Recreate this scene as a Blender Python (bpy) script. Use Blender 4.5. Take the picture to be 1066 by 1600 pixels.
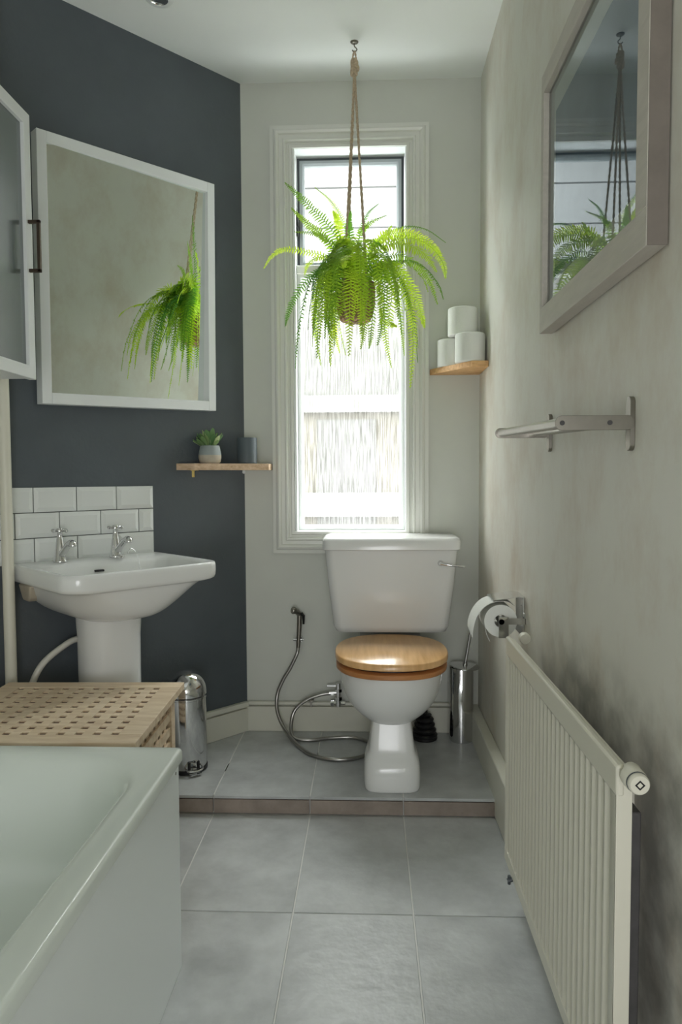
import bpy, math, random
from mathutils import Vector, Matrix
random.seed(7)
for o in list(bpy.data.objects): bpy.data.objects.remove(o)
SC = bpy.context.scene
COL = SC.collection

# ------------------------------------------------------------------ camera, world, lights, exposure
YAW, PITCH, ROLL, FPX = -.0398, -.0508, -.0048, 1098.6
cam_data = bpy.data.cameras.new('camera'); cam = bpy.data.objects.new('camera', cam_data); COL.objects.link(cam)
cy, sy, cp, sp = math.cos(YAW), math.sin(YAW), math.cos(PITCH), math.sin(PITCH)
fw = Vector((sy*cp, cy*cp, sp)); rt = Vector((cy, -sy, 0)); up = rt.cross(fw)
r2 = math.cos(ROLL)*rt + math.sin(ROLL)*up; u2 = -math.sin(ROLL)*rt + math.cos(ROLL)*up
cam.matrix_world = Matrix(((r2.x, u2.x, -fw.x, 0), (r2.y, u2.y, -fw.y, 0), (r2.z, u2.z, -fw.z, 1.12), (0, 0, 0, 1)))
cam_data.sensor_fit = 'HORIZONTAL'; cam_data.sensor_width = 36; cam_data.lens = 36*FPX/1066
cam_data.clip_start = .02
SC.camera = cam

world = bpy.data.worlds.new('overcast_sky'); SC.world = world; world.use_nodes = True
wn = world.node_tree.nodes; wl = world.node_tree.links
bg = wn['Background']
tc = wn.new('ShaderNodeTexCoord'); mp = wn.new('ShaderNodeSeparateXYZ'); cr = wn.new('ShaderNodeValToRGB')
wl.new(tc.outputs['Generated'], mp.inputs[0]); wl.new(mp.outputs['Z'], cr.inputs[0]); wl.new(cr.outputs[0], bg.inputs[0])
cr.color_ramp.elements[0].position = 0.0; cr.color_ramp.elements[0].color = (.44, .45, .455, 1)
cr.color_ramp.elements[1].position = 1.0; cr.color_ramp.elements[1].color = (1.38, 1.42, 1.44, 1)
bg.inputs[1].default_value = 16.0

def area(name, loc, rot, sx, sy_, power, color=(1, 1, 1), portal=False):
    l = bpy.data.lights.new(name, 'AREA'); l.shape = 'RECTANGLE'; l.size = sx; l.size_y = sy_
    l.energy = power; l.color = color
    o = bpy.data.objects.new(name, l); o.location = loc; o.rotation_euler = rot; COL.objects.link(o)
    if portal: l.cycles.is_portal = True
    return o
area('window_portal', (-.0725, 3.0, 1.66), (-math.pi/2, 0, 0), .46, 1.56, 1, portal=True)
# added soft fill behind the camera, aimed upward; no source is built there
area('added_fill_light', (.0, -1.05, .85), (math.radians(116), 0, math.radians(9)), .8, 1.0, 14, (.97, .98, 1))
SC.view_settings.view_transform = 'Standard'; SC.view_settings.look = 'None'
SC.view_settings.gamma = 1; SC.view_settings.use_curve_mapping = False
SC.view_settings.exposure = 0.68
SC.cycles.use_denoising = True
SC.cycles.max_bounces = 10; SC.cycles.diffuse_bounces = 6; SC.cycles.glossy_bounces = 6
SC.cycles.transparent_max_bounces = 16
SC.cycles.sample_clamp_indirect = 6

# ------------------------------------------------------------------ measures (metres)
yB, zC, xL, xR, zP, yE = 2.8745, 2.6877, -.5101, .4468, .0624, 2.266
xW, yF = -1.20, -1.25                      # left wall, wall behind the camera
ANG = .7609
D = Vector((-math.sin(ANG), -math.cos(ANG), 0)); N = Vector((math.cos(ANG), -math.sin(ANG), 0)); LC = Vector((xL, yB, 0))
def dg(s, o, z): return LC + D*s + N*o + Vector((0, 0, z))     # frame of the diagonal wall: along, out, up
sW = (xL-xW)/math.sin(ANG)

# ------------------------------------------------------------------ mesh helpers
class MB:
    def __init__(s): s.v = []; s.f = []
    def add(s, vs, fs):
        b = len(s.v); s.v += [Vector(p) for p in vs]; s.f += [tuple(b+i for i in f) for f in fs]; return s
    def box(s, a, b, T=None):
        x0, y0, z0 = a; x1, y1, z1 = b
        p = [(x0,y0,z0),(x1,y0,z0),(x1,y1,z0),(x0,y1,z0),(x0,y0,z1),(x1,y0,z1),(x1,y1,z1),(x0,y1,z1)]
        if T: p = [T(*q) for q in p]
        return s.add(p, [(0,3,2,1),(4,5,6,7),(0,1,5,4),(1,2,6,5),(2,3,7,6),(3,0,4,7)])
    def loft(s, rings, cap0=True, cap1=True, closed=True):
        n = len(rings[0]); vs = [p for r in rings for p in r]; fs = []
        for i in range(len(rings)-1):
            for j in range(n if closed else n-1):
                k = (j+1) % n; fs.append((i*n+j, i*n+k, (i+1)*n+k, (i+1)*n+j))
        if cap0: fs.append(tuple(range(n-1, -1, -1)))
        if cap1: fs.append(tuple((len(rings)-1)*n+j for j in range(n)))
        return s.add(vs, fs)
    def cyl(s, a, b, r0, r1=None, n=20):
        return s.tube([a, b], [r0, r0 if r1 is None else r1], n)
    def tube(s, pts, r, n=10, caps=True):
        pts = [Vector(p) for p in pts]; rs = r if isinstance(r, (list, tuple)) else [r]*len(pts)
        t0 = (pts[1]-pts[0]).normalized(); a = t0.orthogonal().normalized(); rings = []
        for i, p in enumerate(pts):
            t = (pts[min(i+1, len(pts)-1)]-pts[max(i-1, 0)]).normalized()
            a = (a - t*a.dot(t)).normalized(); b = t.cross(a)
            rings.append([p + (a*math.cos(2*math.pi*j/n)+b*math.sin(2*math.pi*j/n))*rs[i] for j in range(n)])
        return s.loft(rings, caps, caps)
    def lathe(s, prof, c=(0, 0, 0), n=32, axis='z', cap0=True, cap1=True):
        c = Vector(c); rings = []
        for r, h in prof:
            ring = []
            for j in range(n):
                a = 2*math.pi*j/n; x, y = r*math.cos(a), r*math.sin(a)
                ring.append(c + (Vector((x, y, h)) if axis == 'z' else Vector((x, h, -y)) if axis == 'y' else Vector((h, x, y))))
            rings.append(ring)
        return s.loft(rings, cap0, cap1)
    def prism(s, poly, z0, z1):
        n = len(poly)
        return s.add([(x, y, z0) for x, y in poly]+[(x, y, z1) for x, y in poly],
            [tuple(range(n-1, -1, -1)), tuple(range(n, 2*n))]+[(i, (i+1) % n, n+(i+1) % n, n+i) for i in range(n)])
    def frame(s, T, u0, u1, v0, v1, prof, close=True):          # mitred rectangular moulding; profile = (inset, height)
        rings = []
        for ins, w in prof:
            rings.append([T(u0+ins, v0+ins, w), T(u1-ins, v0+ins, w), T(u1-ins, v1-ins, w), T(u0+ins, v1-ins, w)])
        if close: rings.append(rings[0])
        return s.loft(rings, False, False)
WP = {}
def link(name, mesh, parent, loc, bev=0, seg=2, sub=0):
    o = bpy.data.objects.new(name, mesh); COL.objects.link(o)
    p = WP.get(parent.name, Vector()) if parent else Vector()
    WP[o.name] = Vector(loc); o.parent = parent; o.location = Vector(loc)-p
    if bev:
        m = o.modifiers.new('bevel', 'BEVEL'); m.width = bev; m.segments = seg; m.limit_method = 'ANGLE'; m.angle_limit = math.radians(35)
    if sub:
        m = o.modifiers.new('subdivision', 'SUBSURF'); m.levels = sub; m.render_levels = sub
    return o
def mesh_of(name, mb, mat, org, smooth=40):
    me = bpy.data.meshes.new(name); me.from_pydata([tuple(v-org) for v in mb.v], [], mb.f)
    import bmesh
    b = bmesh.new(); b.from_mesh(me); bmesh.ops.recalc_face_normals(b, faces=b.faces); b.to_mesh(me); b.free()
    me.materials.append(mat)
    if smooth:
        me.polygons.foreach_set('use_smooth', [True]*len(me.polygons)); me.set_sharp_from_angle(angle=math.radians(smooth))
    return me
def obj(name, mb, mat, parent=None, bev=0, smooth=40, org=None, seg=2, sub=0, kind=None, label=None):
    if org is None:
        lo = [min(v[i] for v in mb.v) for i in range(3)]; hi = [max(v[i] for v in mb.v) for i in range(3)]
        org = Vector(((lo[0]+hi[0])/2, (lo[1]+hi[1])/2, lo[2]))
    org = Vector(org)
    o = link(name, mesh_of(name, mb, mat, org, smooth), parent, org, bev, seg, sub)
    if kind: o['kind'] = kind
    if label: o['label'] = label
    return o
def tag(o, label, cat, group=None):
    o['label'] = label; o['category'] = cat
    if group: o['group'] = group
    return o
def thing(name, loc, label, cat, group=None):
    o = bpy.data.objects.new(name, None); o.empty_display_size = .05; COL.objects.link(o); o.location = loc; WP[o.name] = Vector(loc)
    return tag(o, label, cat, group)
def rrect(cx, cy_, hx, hy, r, k=6):                              # rounded rectangle outline, 4*(k+1) points
    out = []
    for qx, qy, a0 in ((1, 1, 0), (-1, 1, 90), (-1, -1, 180), (1, -1, 270)):
        for i in range(k+1):
            a = math.radians(a0+90*i/k); out.append((cx+qx*(hx-r)+r*math.cos(a), cy_+qy*(hy-r)+r*math.sin(a)))
    return out
def spline(pts, n):                                             # Catmull-Rom through points
    P = [Vector(p) for p in pts]; P = [2*P[0]-P[1]]+P+[2*P[-1]-P[-2]]; out = []
    seg = len(P)-3
    for i in range(n+1):
        t = i/n*seg; k = min(int(t), seg-1); t -= k; a, b, c, d = P[k:k+4]
        out.append(.5*((2*b)+(c-a)*t+(2*a-5*b+4*c-d)*t*t+(3*b-a-3*c+d)*t**3))
    return out

# ------------------------------------------------------------------ materials
def lin(c): return tuple(((x/255)/12.92 if x/255 <= .04045 else ((x/255+.055)/1.055)**2.4) for x in c)+(1,)
def mat(name, col, rough=.5, metal=0, spec=.5, var=0, vscale=8, stretch=(1, 1, 1), col2=None, bump=0, bscale=60, coat=0, detail=4, tint=0, rvar=0):
    m = bpy.data.materials.new(name); m.use_nodes = True; nt = m.node_tree; p = nt.nodes['Principled BSDF']
    c = lin(col); p.inputs['Base Color'].default_value = c; p.inputs['Roughness'].default_value = rough
    p.inputs['Metallic'].default_value = metal; p.inputs['Specular IOR Level'].default_value = spec; p.inputs['Coat Weight'].default_value = coat
    if coat: p.inputs['Coat Roughness'].default_value = .08
    if var or col2 or bump or tint:
        t = nt.nodes.new('ShaderNodeTexCoord'); mpn = nt.nodes.new('ShaderNodeMapping'); mpn.inputs['Scale'].default_value = stretch
        nt.links.new(t.outputs['Object'], mpn.inputs[0])
        src = mpn.outputs[0]
        if tint:
            oi = nt.nodes.new('ShaderNodeObjectInfo'); ad = nt.nodes.new('ShaderNodeVectorMath'); ad.operation = 'ADD'
            sc_ = nt.nodes.new('ShaderNodeMath'); sc_.operation = 'MULTIPLY'; sc_.inputs[1].default_value = 37
            nt.links.new(oi.outputs['Random'], sc_.inputs[0]); nt.links.new(src, ad.inputs[0]); nt.links.new(sc_.outputs[0], ad.inputs[1]); src = ad.outputs[0]
    if var or col2:
        nz = nt.nodes.new('ShaderNodeTexNoise'); nz.inputs['Scale'].default_value = vscale; nz.inputs['Detail'].default_value = detail; nz.inputs['Roughness'].default_value = .6
        nt.links.new(src, nz.inputs['Vector'])
        r = nt.nodes.new('ShaderNodeValToRGB'); r.color_ramp.elements[0].position = .3; r.color_ramp.elements[1].position = .7
        a = tuple(x*(1-var) for x in c[:3])+(1,); b = lin(col2) if col2 else tuple(min(1, x*(1+var)) for x in c[:3])+(1,)
        r.color_ramp.elements[0].color = a; r.color_ramp.elements[1].color = b
        nt.links.new(nz.outputs['Fac'], r.inputs[0]); last = r.outputs[0]
        if tint:
            hs = nt.nodes.new('ShaderNodeHueSaturation'); mr = nt.nodes.new('ShaderNodeMapRange'); mr.inputs[3].default_value = 1-tint; mr.inputs[4].default_value = 1+tint
            nt.links.new(oi.outputs['Random'], mr.inputs[0]); nt.links.new(mr.outputs[0], hs.inputs['Value']); nt.links.new(last, hs.inputs['Color']); last = hs.outputs[0]
        nt.links.new(last, p.inputs['Base Color'])
        if rvar:
            mr2 = nt.nodes.new('ShaderNodeMapRange'); mr2.inputs[3].default_value = rough-rvar; mr2.inputs[4].default_value = rough+rvar
            nt.links.new(nz.outputs['Fac'], mr2.inputs[0]); nt.links.new(mr2.outputs[0], p.inputs['Roughness'])
    if bump:
        n2 = nt.nodes.new('ShaderNodeTexNoise'); n2.inputs['Scale'].default_value = bscale; n2.inputs['Detail'].default_value = 3
        nt.links.new(src, n2.inputs['Vector']); bp = nt.nodes.new('ShaderNodeBump'); bp.inputs['Strength'].default_value = bump; bp.inputs['Distance'].default_value = .004
        nt.links.new(n2.outputs['Fac'], bp.inputs['Height']); nt.links.new(bp.outputs[0], p.inputs['Normal'])
    return m
M = {}
M['wall'] = mat('pale_grey_wall_paint', (206, 208, 200), .55, var=.03, vscale=3, bump=.12, bscale=45)
M['ceiling'] = mat('white_ceiling_paint', (238, 241, 238), .6, var=.02, vscale=2, bump=.08, bscale=30)
M['dark'] = mat('slate_grey_wall_paint', (83, 90, 95), .42, var=.08, vscale=5, bump=.2, bscale=70, rvar=.05)
M['skirt'] = mat('cream_gloss_paint', (214, 213, 200), .35, var=.03, vscale=6)
M['trim'] = mat('off_white_gloss_paint', (222, 223, 216), .32)
M['white'] = mat('white_satin_paint', (226, 229, 228), .38)
M['grout'] = mat('pale_grout', (222, 222, 218), .8)
M['tile'] = mat('grey_slate_tile', (182, 185, 185), .36, var=.17, vscale=9, stretch=(1, 1, 1), bump=.35, bscale=30, tint=.06, detail=8, rvar=.08)
M['riser'] = mat('brown_grey_riser_tile', (146, 134, 125), .4, var=.2, vscale=14, bump=.2, bscale=40, tint=.06, detail=6)
M['metro'] = mat('white_glazed_tile', (218, 221, 218), .12, spec=.6)
M['dgrout'] = mat('dark_grout', (92, 94, 92), .8)
M['ceramic'] = mat('white_vitreous_china', (228, 229, 228), .2, coat=.2)
M['enamel'] = mat('white_bath_enamel', (220, 227, 221), .2, coat=.25)
M['panel'] = mat('white_acrylic_bath_panel', (228, 234, 233), .3)
M['chrome'] = mat('polished_chrome', (215, 215, 215), .08, 1)
M['steel'] = mat('brushed_steel', (146, 142, 134), .3, 1, var=.05, vscale=40)
M['rubber'] = mat('black_rubber', (22, 22, 24), .45)
M['black'] = mat('black_plastic', (14, 14, 15), .4)
M['radiator'] = mat('cream_radiator_enamel', (216, 213, 198), .38)
M['raddark'] = mat('grey_radiator_back', (70, 68, 68), .7, var=.2, vscale=30)
M['lidwood'] = mat('honey_oak_veneer', (214, 164, 106), .3, var=.1, vscale=5, stretch=(9, .8, 1), col2=(232, 188, 134), bump=.04, coat=.3, detail=6)
M['seatwood'] = mat('darker_oak_veneer', (176, 116, 66), .35, var=.12, vscale=6, stretch=(2, 2, 8), col2=(196, 136, 84), detail=5)
M['acacia'] = mat('pale_acacia_wood', (214, 188, 156), .5, var=.12, vscale=6, stretch=(1, 8, 8), col2=(232, 214, 188), bump=.1, tint=.08, detail=6)
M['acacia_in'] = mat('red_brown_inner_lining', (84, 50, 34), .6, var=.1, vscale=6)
M['oldwood'] = mat('rough_sawn_pine', (208, 172, 134), .65, var=.2, vscale=14, stretch=(2, 6, 6), col2=(226, 200, 172), bump=.3, bscale=60, detail=8)
M['pinewood'] = mat('orange_pine', (212, 158, 100), .55, var=.2, vscale=14, stretch=(2, 6, 6), col2=(232, 188, 134), bump=.2, bscale=50, detail=8)
M['washed'] = mat('whitewashed_wood', (188, 182, 172), .55, var=.08, vscale=10, stretch=(6, 1, 6), bump=.12, bscale=90, detail=6)
M['washshade'] = mat('whitewash_painted_shade', (120, 112, 104), .6, var=.15, vscale=12, bump=.1)  # frame wood with the shade of its unlit side put into the colour
M['paper'] = mat('white_tissue_paper', (226, 227, 222), .9, bump=.15, bscale=160)
M['jute'] = mat('jute_twine', (190, 172, 146), .9, var=.25, vscale=160, bump=.6, bscale=260)
M['basket'] = mat('woven_jute', (158, 126, 98), .9, var=.25, vscale=90, bump=.9, bscale=140)
M['soil'] = mat('dark_soil', (50, 38, 28), 1, var=.3, vscale=60)
M['concrete'] = mat('pale_grey_glaze', (152, 160, 160), .5)
M['rawclay'] = mat('pale_unglazed_clay', (186, 176, 158), .8, var=.06, vscale=50)
M['slatecup'] = mat('charcoal_blue_ceramic', (84, 94, 100), .5)
M['handle'] = mat('bronze_metal', (96, 84, 74), .35, .8)
M['brass'] = mat('brass', (200, 176, 110), .35, 1)
M['hose'] = mat('braided_steel_hose', (170, 168, 164), .3, 1)
M['whiteplastic'] = mat('white_plastic', (216, 214, 204), .35)
M['greyframe'] = mat('grey_steel_casement', (150, 156, 158), .4)
M['gasket'] = mat('dark_gasket', (70, 76, 80), .5)
M['mat'] = mat('off_white_mount_card', (206, 212, 204), .8)
M['print'] = mat('dark_blue_grey_print', (104, 126, 144), .7, var=.2, vscale=5)
M['render'] = mat('cream_render', (76, 73, 66), .9, var=.06, vscale=3)
M['nbgrey'] = mat('neighbour_grey_paint', (66, 66, 64), .8)
M['nbupper'] = mat('neighbour_upper_render', (76, 76, 74), .9)
M['coping'] = mat('string_course_paint', (98, 98, 96), .8)
def mirror_mat():
    m = mat('mirror_silvering', (232, 238, 234), .0, 1); return m
M['mirror'] = mirror_mat()
def leaf_mat(name, a, b, tr):
    m = bpy.data.materials.new(name); m.use_nodes = True; nt = m.node_tree; p = nt.nodes['Principled BSDF']; out = nt.nodes['Material Output']
    oi = nt.nodes.new('ShaderNodeObjectInfo'); r = nt.nodes.new('ShaderNodeValToRGB')
    r.color_ramp.elements[0].color = lin(a); r.color_ramp.elements[1].color = lin(b)
    nt.links.new(oi.outputs['Random'], r.inputs[0]); nt.links.new(r.outputs[0], p.inputs['Base Color']); p.inputs['Roughness'].default_value = .45
    t = nt.nodes.new('ShaderNodeBsdfTranslucent'); hs = nt.nodes.new('ShaderNodeHueSaturation'); hs.inputs['Value'].default_value = 1.35; hs.inputs['Hue'].default_value = .485
    nt.links.new(r.outputs[0], hs.inputs['Color']); nt.links.new(hs.outputs[0], t.inputs[0])
    mx = nt.nodes.new('ShaderNodeMixShader'); mx.inputs[0].default_value = tr
    nt.links.new(p.outputs[0], mx.inputs[1]); nt.links.new(t.outputs[0], mx.inputs[2]); nt.links.new(mx.outputs[0], out.inputs[0]); return m
M['fern'] = leaf_mat('fern_green', (84, 144, 46), (204, 232, 66), .55)
M['succ'] = leaf_mat('succulent_green', (104, 146, 92), (164, 188, 128), .25)
M['succ_edge'] = mat('cream_leaf_variegation', (190, 204, 150), .5)
def pane_mat(name, trans, streak):   # textured pane: part clear, part light-scattering, in vertical streaks
    m = bpy.data.materials.new(name); m.use_nodes = True; nt = m.node_tree; nt.nodes.remove(nt.nodes['Principled BSDF']); out = nt.nodes['Material Output']
    tr = nt.nodes.new('ShaderNodeBsdfTransparent'); tr.inputs[0].default_value = (.95, .97, .96, 1)
    tl = nt.nodes.new('ShaderNodeBsdfTranslucent'); tl.inputs[0].default_value = (.86, .87, .85, 1)
    gl = nt.nodes.new('ShaderNodeBsdfGlossy'); gl.inputs['Roughness'].default_value = .25
    mx = nt.nodes.new('ShaderNodeMixShader'); mx2 = nt.nodes.new('ShaderNodeMixShader'); mx2.inputs[0].default_value = .05
    nt.links.new(tr.outputs[0], mx.inputs[1]); nt.links.new(tl.outputs[0], mx.inputs[2]); nt.links.new(mx.outputs[0], mx2.inputs[1]); nt.links.new(gl.outputs[0], mx2.inputs[2]); nt.links.new(mx2.outputs[0], out.inputs[0])
    if streak:
        t = nt.nodes.new('ShaderNodeTexCoord'); mpn = nt.nodes.new('ShaderNodeMapping'); mpn.inputs['Scale'].default_value = (240, 1, 9)
        nz = nt.nodes.new('ShaderNodeTexNoise'); nz.inputs['Scale'].default_value = 1; nz.inputs['Detail'].default_value = 4
        nt.links.new(t.outputs['Object'], mpn.inputs[0]); nt.links.new(mpn.outputs[0], nz.inputs['Vector'])
        mr = nt.nodes.new('ShaderNodeMapRange'); mr.inputs[1].default_value = .3; mr.inputs[2].default_value = .7; mr.inputs[3].default_value = .0; mr.inputs[4].default_value = .055
        nt.links.new(nz.outputs['Fac'], mr.inputs[0]); nt.links.new(mr.outputs[0], mx.inputs[0])
        rr = nt.nodes.new('ShaderNodeValToRGB'); rr.color_ramp.elements[0].position = .36; rr.color_ramp.elements[1].position = .62; rr.color_ramp.elements[0].color = (.66, .665, .64, 1); rr.color_ramp.elements[1].color = (.94, .94, .93, 1)
        nt.links.new(nz.outputs['Fac'], rr.inputs[0]); nt.links.new(rr.outputs[0], tr.inputs[0])
    else: mx.inputs[0].default_value = trans
    return m
M['pane_top'] = pane_mat('frosted_window_glass', .03, False)
M['pane_low'] = pane_mat('rain_patterned_glass', .3, True)
def picture_glass():
    m = bpy.data.materials.new('picture_glass'); m.use_nodes = True; nt = m.node_tree; nt.nodes.remove(nt.nodes['Principled BSDF']); out = nt.nodes['Material Output']
    tr = nt.nodes.new('ShaderNodeBsdfTransparent'); gl = nt.nodes.new('ShaderNodeBsdfGlossy'); gl.inputs['Roughness'].default_value = 0; gl.inputs[0].default_value = (.9, .95, 1, 1)
    fr = nt.nodes.new('ShaderNodeFresnel'); fr.inputs[0].default_value = 1.55; mx = nt.nodes.new('ShaderNodeMixShader')
    nt.links.new(fr.outputs[0], mx.inputs[0]); nt.links.new(tr.outputs[0], mx.inputs[1]); nt.links.new(gl.outputs[0], mx.inputs[2]); nt.links.new(mx.outputs[0], out.inputs[0]); return m
M['picglass'] = picture_glass()
M['frost'] = mat('frosted_cabinet_glass', (74, 88, 88), .17, spec=1.0, var=.05, vscale=60)
M['frost'].node_tree.nodes['Principled BSDF'].inputs['IOR'].default_value = 1.9
# right wall: pale paint with real grime (scuffs and damp marks that belong to the wall)
def grimy_wall():
    m = mat('pale_grey_wall_paint_scuffed', (216, 214, 204), .55, var=.03, vscale=3, bump=.15, bscale=45)
    nt = m.node_tree; p = nt.nodes['Principled BSDF']; base = p.inputs['Base Color'].links[0].from_socket
    t = nt.nodes.new('ShaderNodeNewGeometry'); mpn = nt.nodes.new('ShaderNodeMapping'); mpn.inputs['Scale'].default_value = (3, 3.0, 2.0)
    nz = nt.nodes.new('ShaderNodeTexNoise'); nz.inputs['Scale'].default_value = 1.6; nz.inputs['Detail'].default_value = 9; nz.inputs['Roughness'].default_value = .68
    nt.links.new(t.outputs['Position'], mpn.inputs[0]); nt.links.new(mpn.outputs[0], nz.inputs['Vector'])
    r = nt.nodes.new('ShaderNodeMapRange'); r.inputs[1].default_value = .46; r.inputs[2].default_value = .72
    nt.links.new(nz.outputs['Fac'], r.inputs[0])
    mx = nt.nodes.new('ShaderNodeMix'); mx.data_type = 'RGBA'; nt.links.new(r.outputs[0], mx.inputs[0])
    s2 = nt.nodes.new('ShaderNodeMath'); s2.operation = 'MULTIPLY'; s2.inputs[1].default_value = .6; nt.links.new(r.outputs[0], s2.inputs[0]); nt.links.new(s2.outputs[0], mx.inputs[0])
    nt.links.new(base, mx.inputs[6]); mx.inputs[7].default_value = lin((190, 174, 154))
    # soot line behind the radiator
    sx = nt.nodes.new('ShaderNodeSeparateXYZ'); nt.links.new(t.outputs['Position'], sx.inputs[0])
    z1 = nt.nodes.new('ShaderNodeMapRange'); z1.inputs[1].default_value = .80; z1.inputs[2].default_value = .68; nt.links.new(sx.outputs['Z'], z1.inputs[0])
    y1 = nt.nodes.new('ShaderNodeMapRange'); y1.inputs[1].default_value = .84; y1.inputs[2].default_value = .98; nt.links.new(sx.outputs['Y'], y1.inputs[0])
    y2 = nt.nodes.new('ShaderNodeMapRange'); y2.inputs[1].default_value = 1.9; y2.inputs[2].default_value = 1.55; nt.links.new(sx.outputs['Y'], y2.inputs[0])
    n3 = nt.nodes.new('ShaderNodeTexNoise'); n3.inputs['Scale'].default_value = 14; n3.inputs['Detail'].default_value = 8; nt.links.new(t.outputs['Position'], n3.inputs['Vector'])
    n4 = nt.nodes.new('ShaderNodeMapRange'); n4.inputs[1].default_value = .35; n4.inputs[2].default_value = .62; nt.links.new(n3.outputs['Fac'], n4.inputs[0])
    last = z1.outputs[0]
    for q in (y1, y2, n4, None):
        mm = nt.nodes.new('ShaderNodeMath'); mm.operation = 'MULTIPLY'; nt.links.new(last, mm.inputs[0]); last = mm.outputs[0]
        if q: nt.links.new(q.outputs[0], mm.inputs[1])
        else: mm.inputs[1].default_value = .5
    m2 = nt.nodes.new('ShaderNodeMix'); m2.data_type = 'RGBA'; nt.links.new(last, m2.inputs[0]); nt.links.new(mx.outputs[2], m2.inputs[6]); m2.inputs[7].default_value = lin((88, 86, 78))
    nt.links.new(m2.outputs[2], p.inputs['Base Color']); return m
M['wallr'] = grimy_wall()

# ------------------------------------------------------------------ room shell
def struct(name, mb, m, parent=None, **k):
    o = obj(name, mb, m, parent, **k); o['kind'] = 'structure'; return o
ox0, ox1, oz0, oz1 = -.300, .155, .889, 2.431                    # window opening
wb = MB()
wb.box((xL-.2, yB, -.1), (ox0, yB+.14, zC+.1)).box((ox1, yB, -.1), (xR+.14, yB+.14, zC+.1)).box((ox0, yB, -.1), (ox1, yB+.14, oz0)).box((ox0, yB, oz1), (ox1, yB+.14, zC+.1))
struct('wall_back', wb, M['wall'], smooth=0)
struct('wall_right', MB().box((xR, yF, -.1), (xR+.12, yB, zC+.1)), M['wallr'], smooth=0)
struct('wall_left', MB().box((xW-.12, yF, -.1), (xW, dg(sW, 0, 0).y, zC+.1)), M['wall'], smooth=0)
struct('wall_diagonal', MB().box((0, -.12, -.1), (sW+.08, 0, zC+.1), T=lambda a, b, c: dg(a, b, c)), M['dark'], smooth=0)
struct('wall_front', MB().box((xW-.12, yF-.12, -.1), (xR+.12, yF, zC+.1)), M['wall'], smooth=0)
struct('ceiling', MB().box((xW-.12, yF-.12, zC), (xR+.12, yB+.12, zC+.1)), M['ceiling'], smooth=0)
fl = struct('floor', MB().box((xW-.12, yF-.12, -.1), (xR+.1, yB, -.0024)), M['grout'], smooth=0)
G = .0036
def tile_box(x0, x1, y0, y1, z0, z1): return MB().box((x0+G/2, y0+G/2, z0), (x1-G/2, y1-G/2, z1))
jx = [-1.2, -.842, -.520, -.198, .111, .4465]
for ya, yb in ((yF, -.055), (-.055, .546), (.546, 1.147), (1.147, 1.747), (1.747, yE)):
    for i in range(5):
        obj('floor_tile', tile_box(jx[i], jx[i+1], ya, yb, -.008, 0), M['tile'], fl, bev=.0012, seg=1, smooth=0)
# raised step at the far end
yW = lambda x: yB if x > xL else yB-(xL-x)/math.tan(ANG)
pl = struct('platform', MB().prism([(xW, yE+.012), (xR-.03, yE+.012), (xR-.03, yB-.002), (xL, yB-.002), (xW+.03, yW(xW+.03)-.002)], 0, zP-.0016), M['grout'], fl, smooth=0)
for i in range(5):
    a, b = jx[i]+G/2, min(jx[i+1], .412)-G/2
    poly = [(a, yE+.001), (b, yE+.001), (b, yW(b)-.001)]+([(xL, yB-.001)] if a < xL < b else [])+[(a, max(yW(a)-.001, yE+.002))]
    obj('platform_tile', MB().prism(poly, zP-.01, zP), M['tile'], pl, bev=.0012, seg=1, smooth=0)
    obj('riser_tile', MB().box((a, yE, .004), (b, yE+.014, zP-.0125)), M['riser'], pl, bev=.0012, seg=1, smooth=0)
# skirting boards with a painted pipe running on top of them
struct('baseboard_back', MB().box((xL-.01, yB-.016, zP), (xR-.03, yB, .168)), M['skirt'], bev=.003)
dgp = lambda a, b, c: dg(a, b, c)
bd = MB().box((.005, 0, zP), (sW-.02, .016, .160), T=dgp).box((.005, 0, .168), (sW-.02, .022, .188), T=dgp).box((.005, 0, .160), (sW-.02, .008, .168), T=dgp)
struct('baseboard_diagonal', bd, M['skirt'], bev=.003)
struct('baseboard_right', MB().box((.408, .2, .004), (xR, yB, .180)), M['skirt'], bev=.004)
# ------------------------------------------------------------------ window
wT = lambda u, v, w: Vector((u, yB-w, v))
arch = MB().frame(wT, -.392, .241, .806, 2.514, [(0, 0), (0, .016), (.014, .018), (.018, .026), (.026, .030), (.034, .026), (.038, .020), (.052, .020), (.056, .026), (.062, .026), (.067, .014), (.074, .012), (.078, .018), (.088, .017), (.089, 0)])
win = struct('window_1', arch, M['trim'], smooth=25)
win['label'] = 'tall narrow sash window with moulded white architrave'
obj('lining', MB().frame(wT, ox0-.002, ox1+.002, oz0-.002, oz1+.002, [(0, .010), (.0085, .010), (.0085, -.14), (0, -.14)]), M['white'], win, smooth=0)
yG = yB+.075
gT = lambda u, v, w: Vector((u, yG-w, v))
a0, a1 = ox0+.007, ox1-.007
obj('transom', MB().box((a0, yG-.038, 1.948), (a1, yG+.03, 1.982)), M['trim'], win, bev=.003)
cas = obj('casement', MB().frame(gT, a0+.012, a1-.012, 1.986, oz1-.022, [(0, -.01), (0, .012), (.012, .014), (.02, .006), (.02, -.01)]), M['greyframe'], win, smooth=0)
obj('gasket', MB().frame(gT, a0+.001, a1-.001, 1.983, oz1-.009, [(0, -.012), (0, .002), (.0105, .002), (.0105, -.012)]), M['gasket'], win, smooth=0)
obj('window_pane', MB().box((a0+.03, yG+.001, 2.004), (a1-.03, yG+.004, oz1-.040)), M['pane_top'], cas, smooth=0)
obj('casement_stay', MB().box((a0+.001, yG-.034, 2.10), (a0+.007, yG-.02, 2.19)).box((a0+.002, yG-.04, 2.14), (a0+.010, yG-.018, 2.165)), M['black'], cas, bev=.001)
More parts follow.
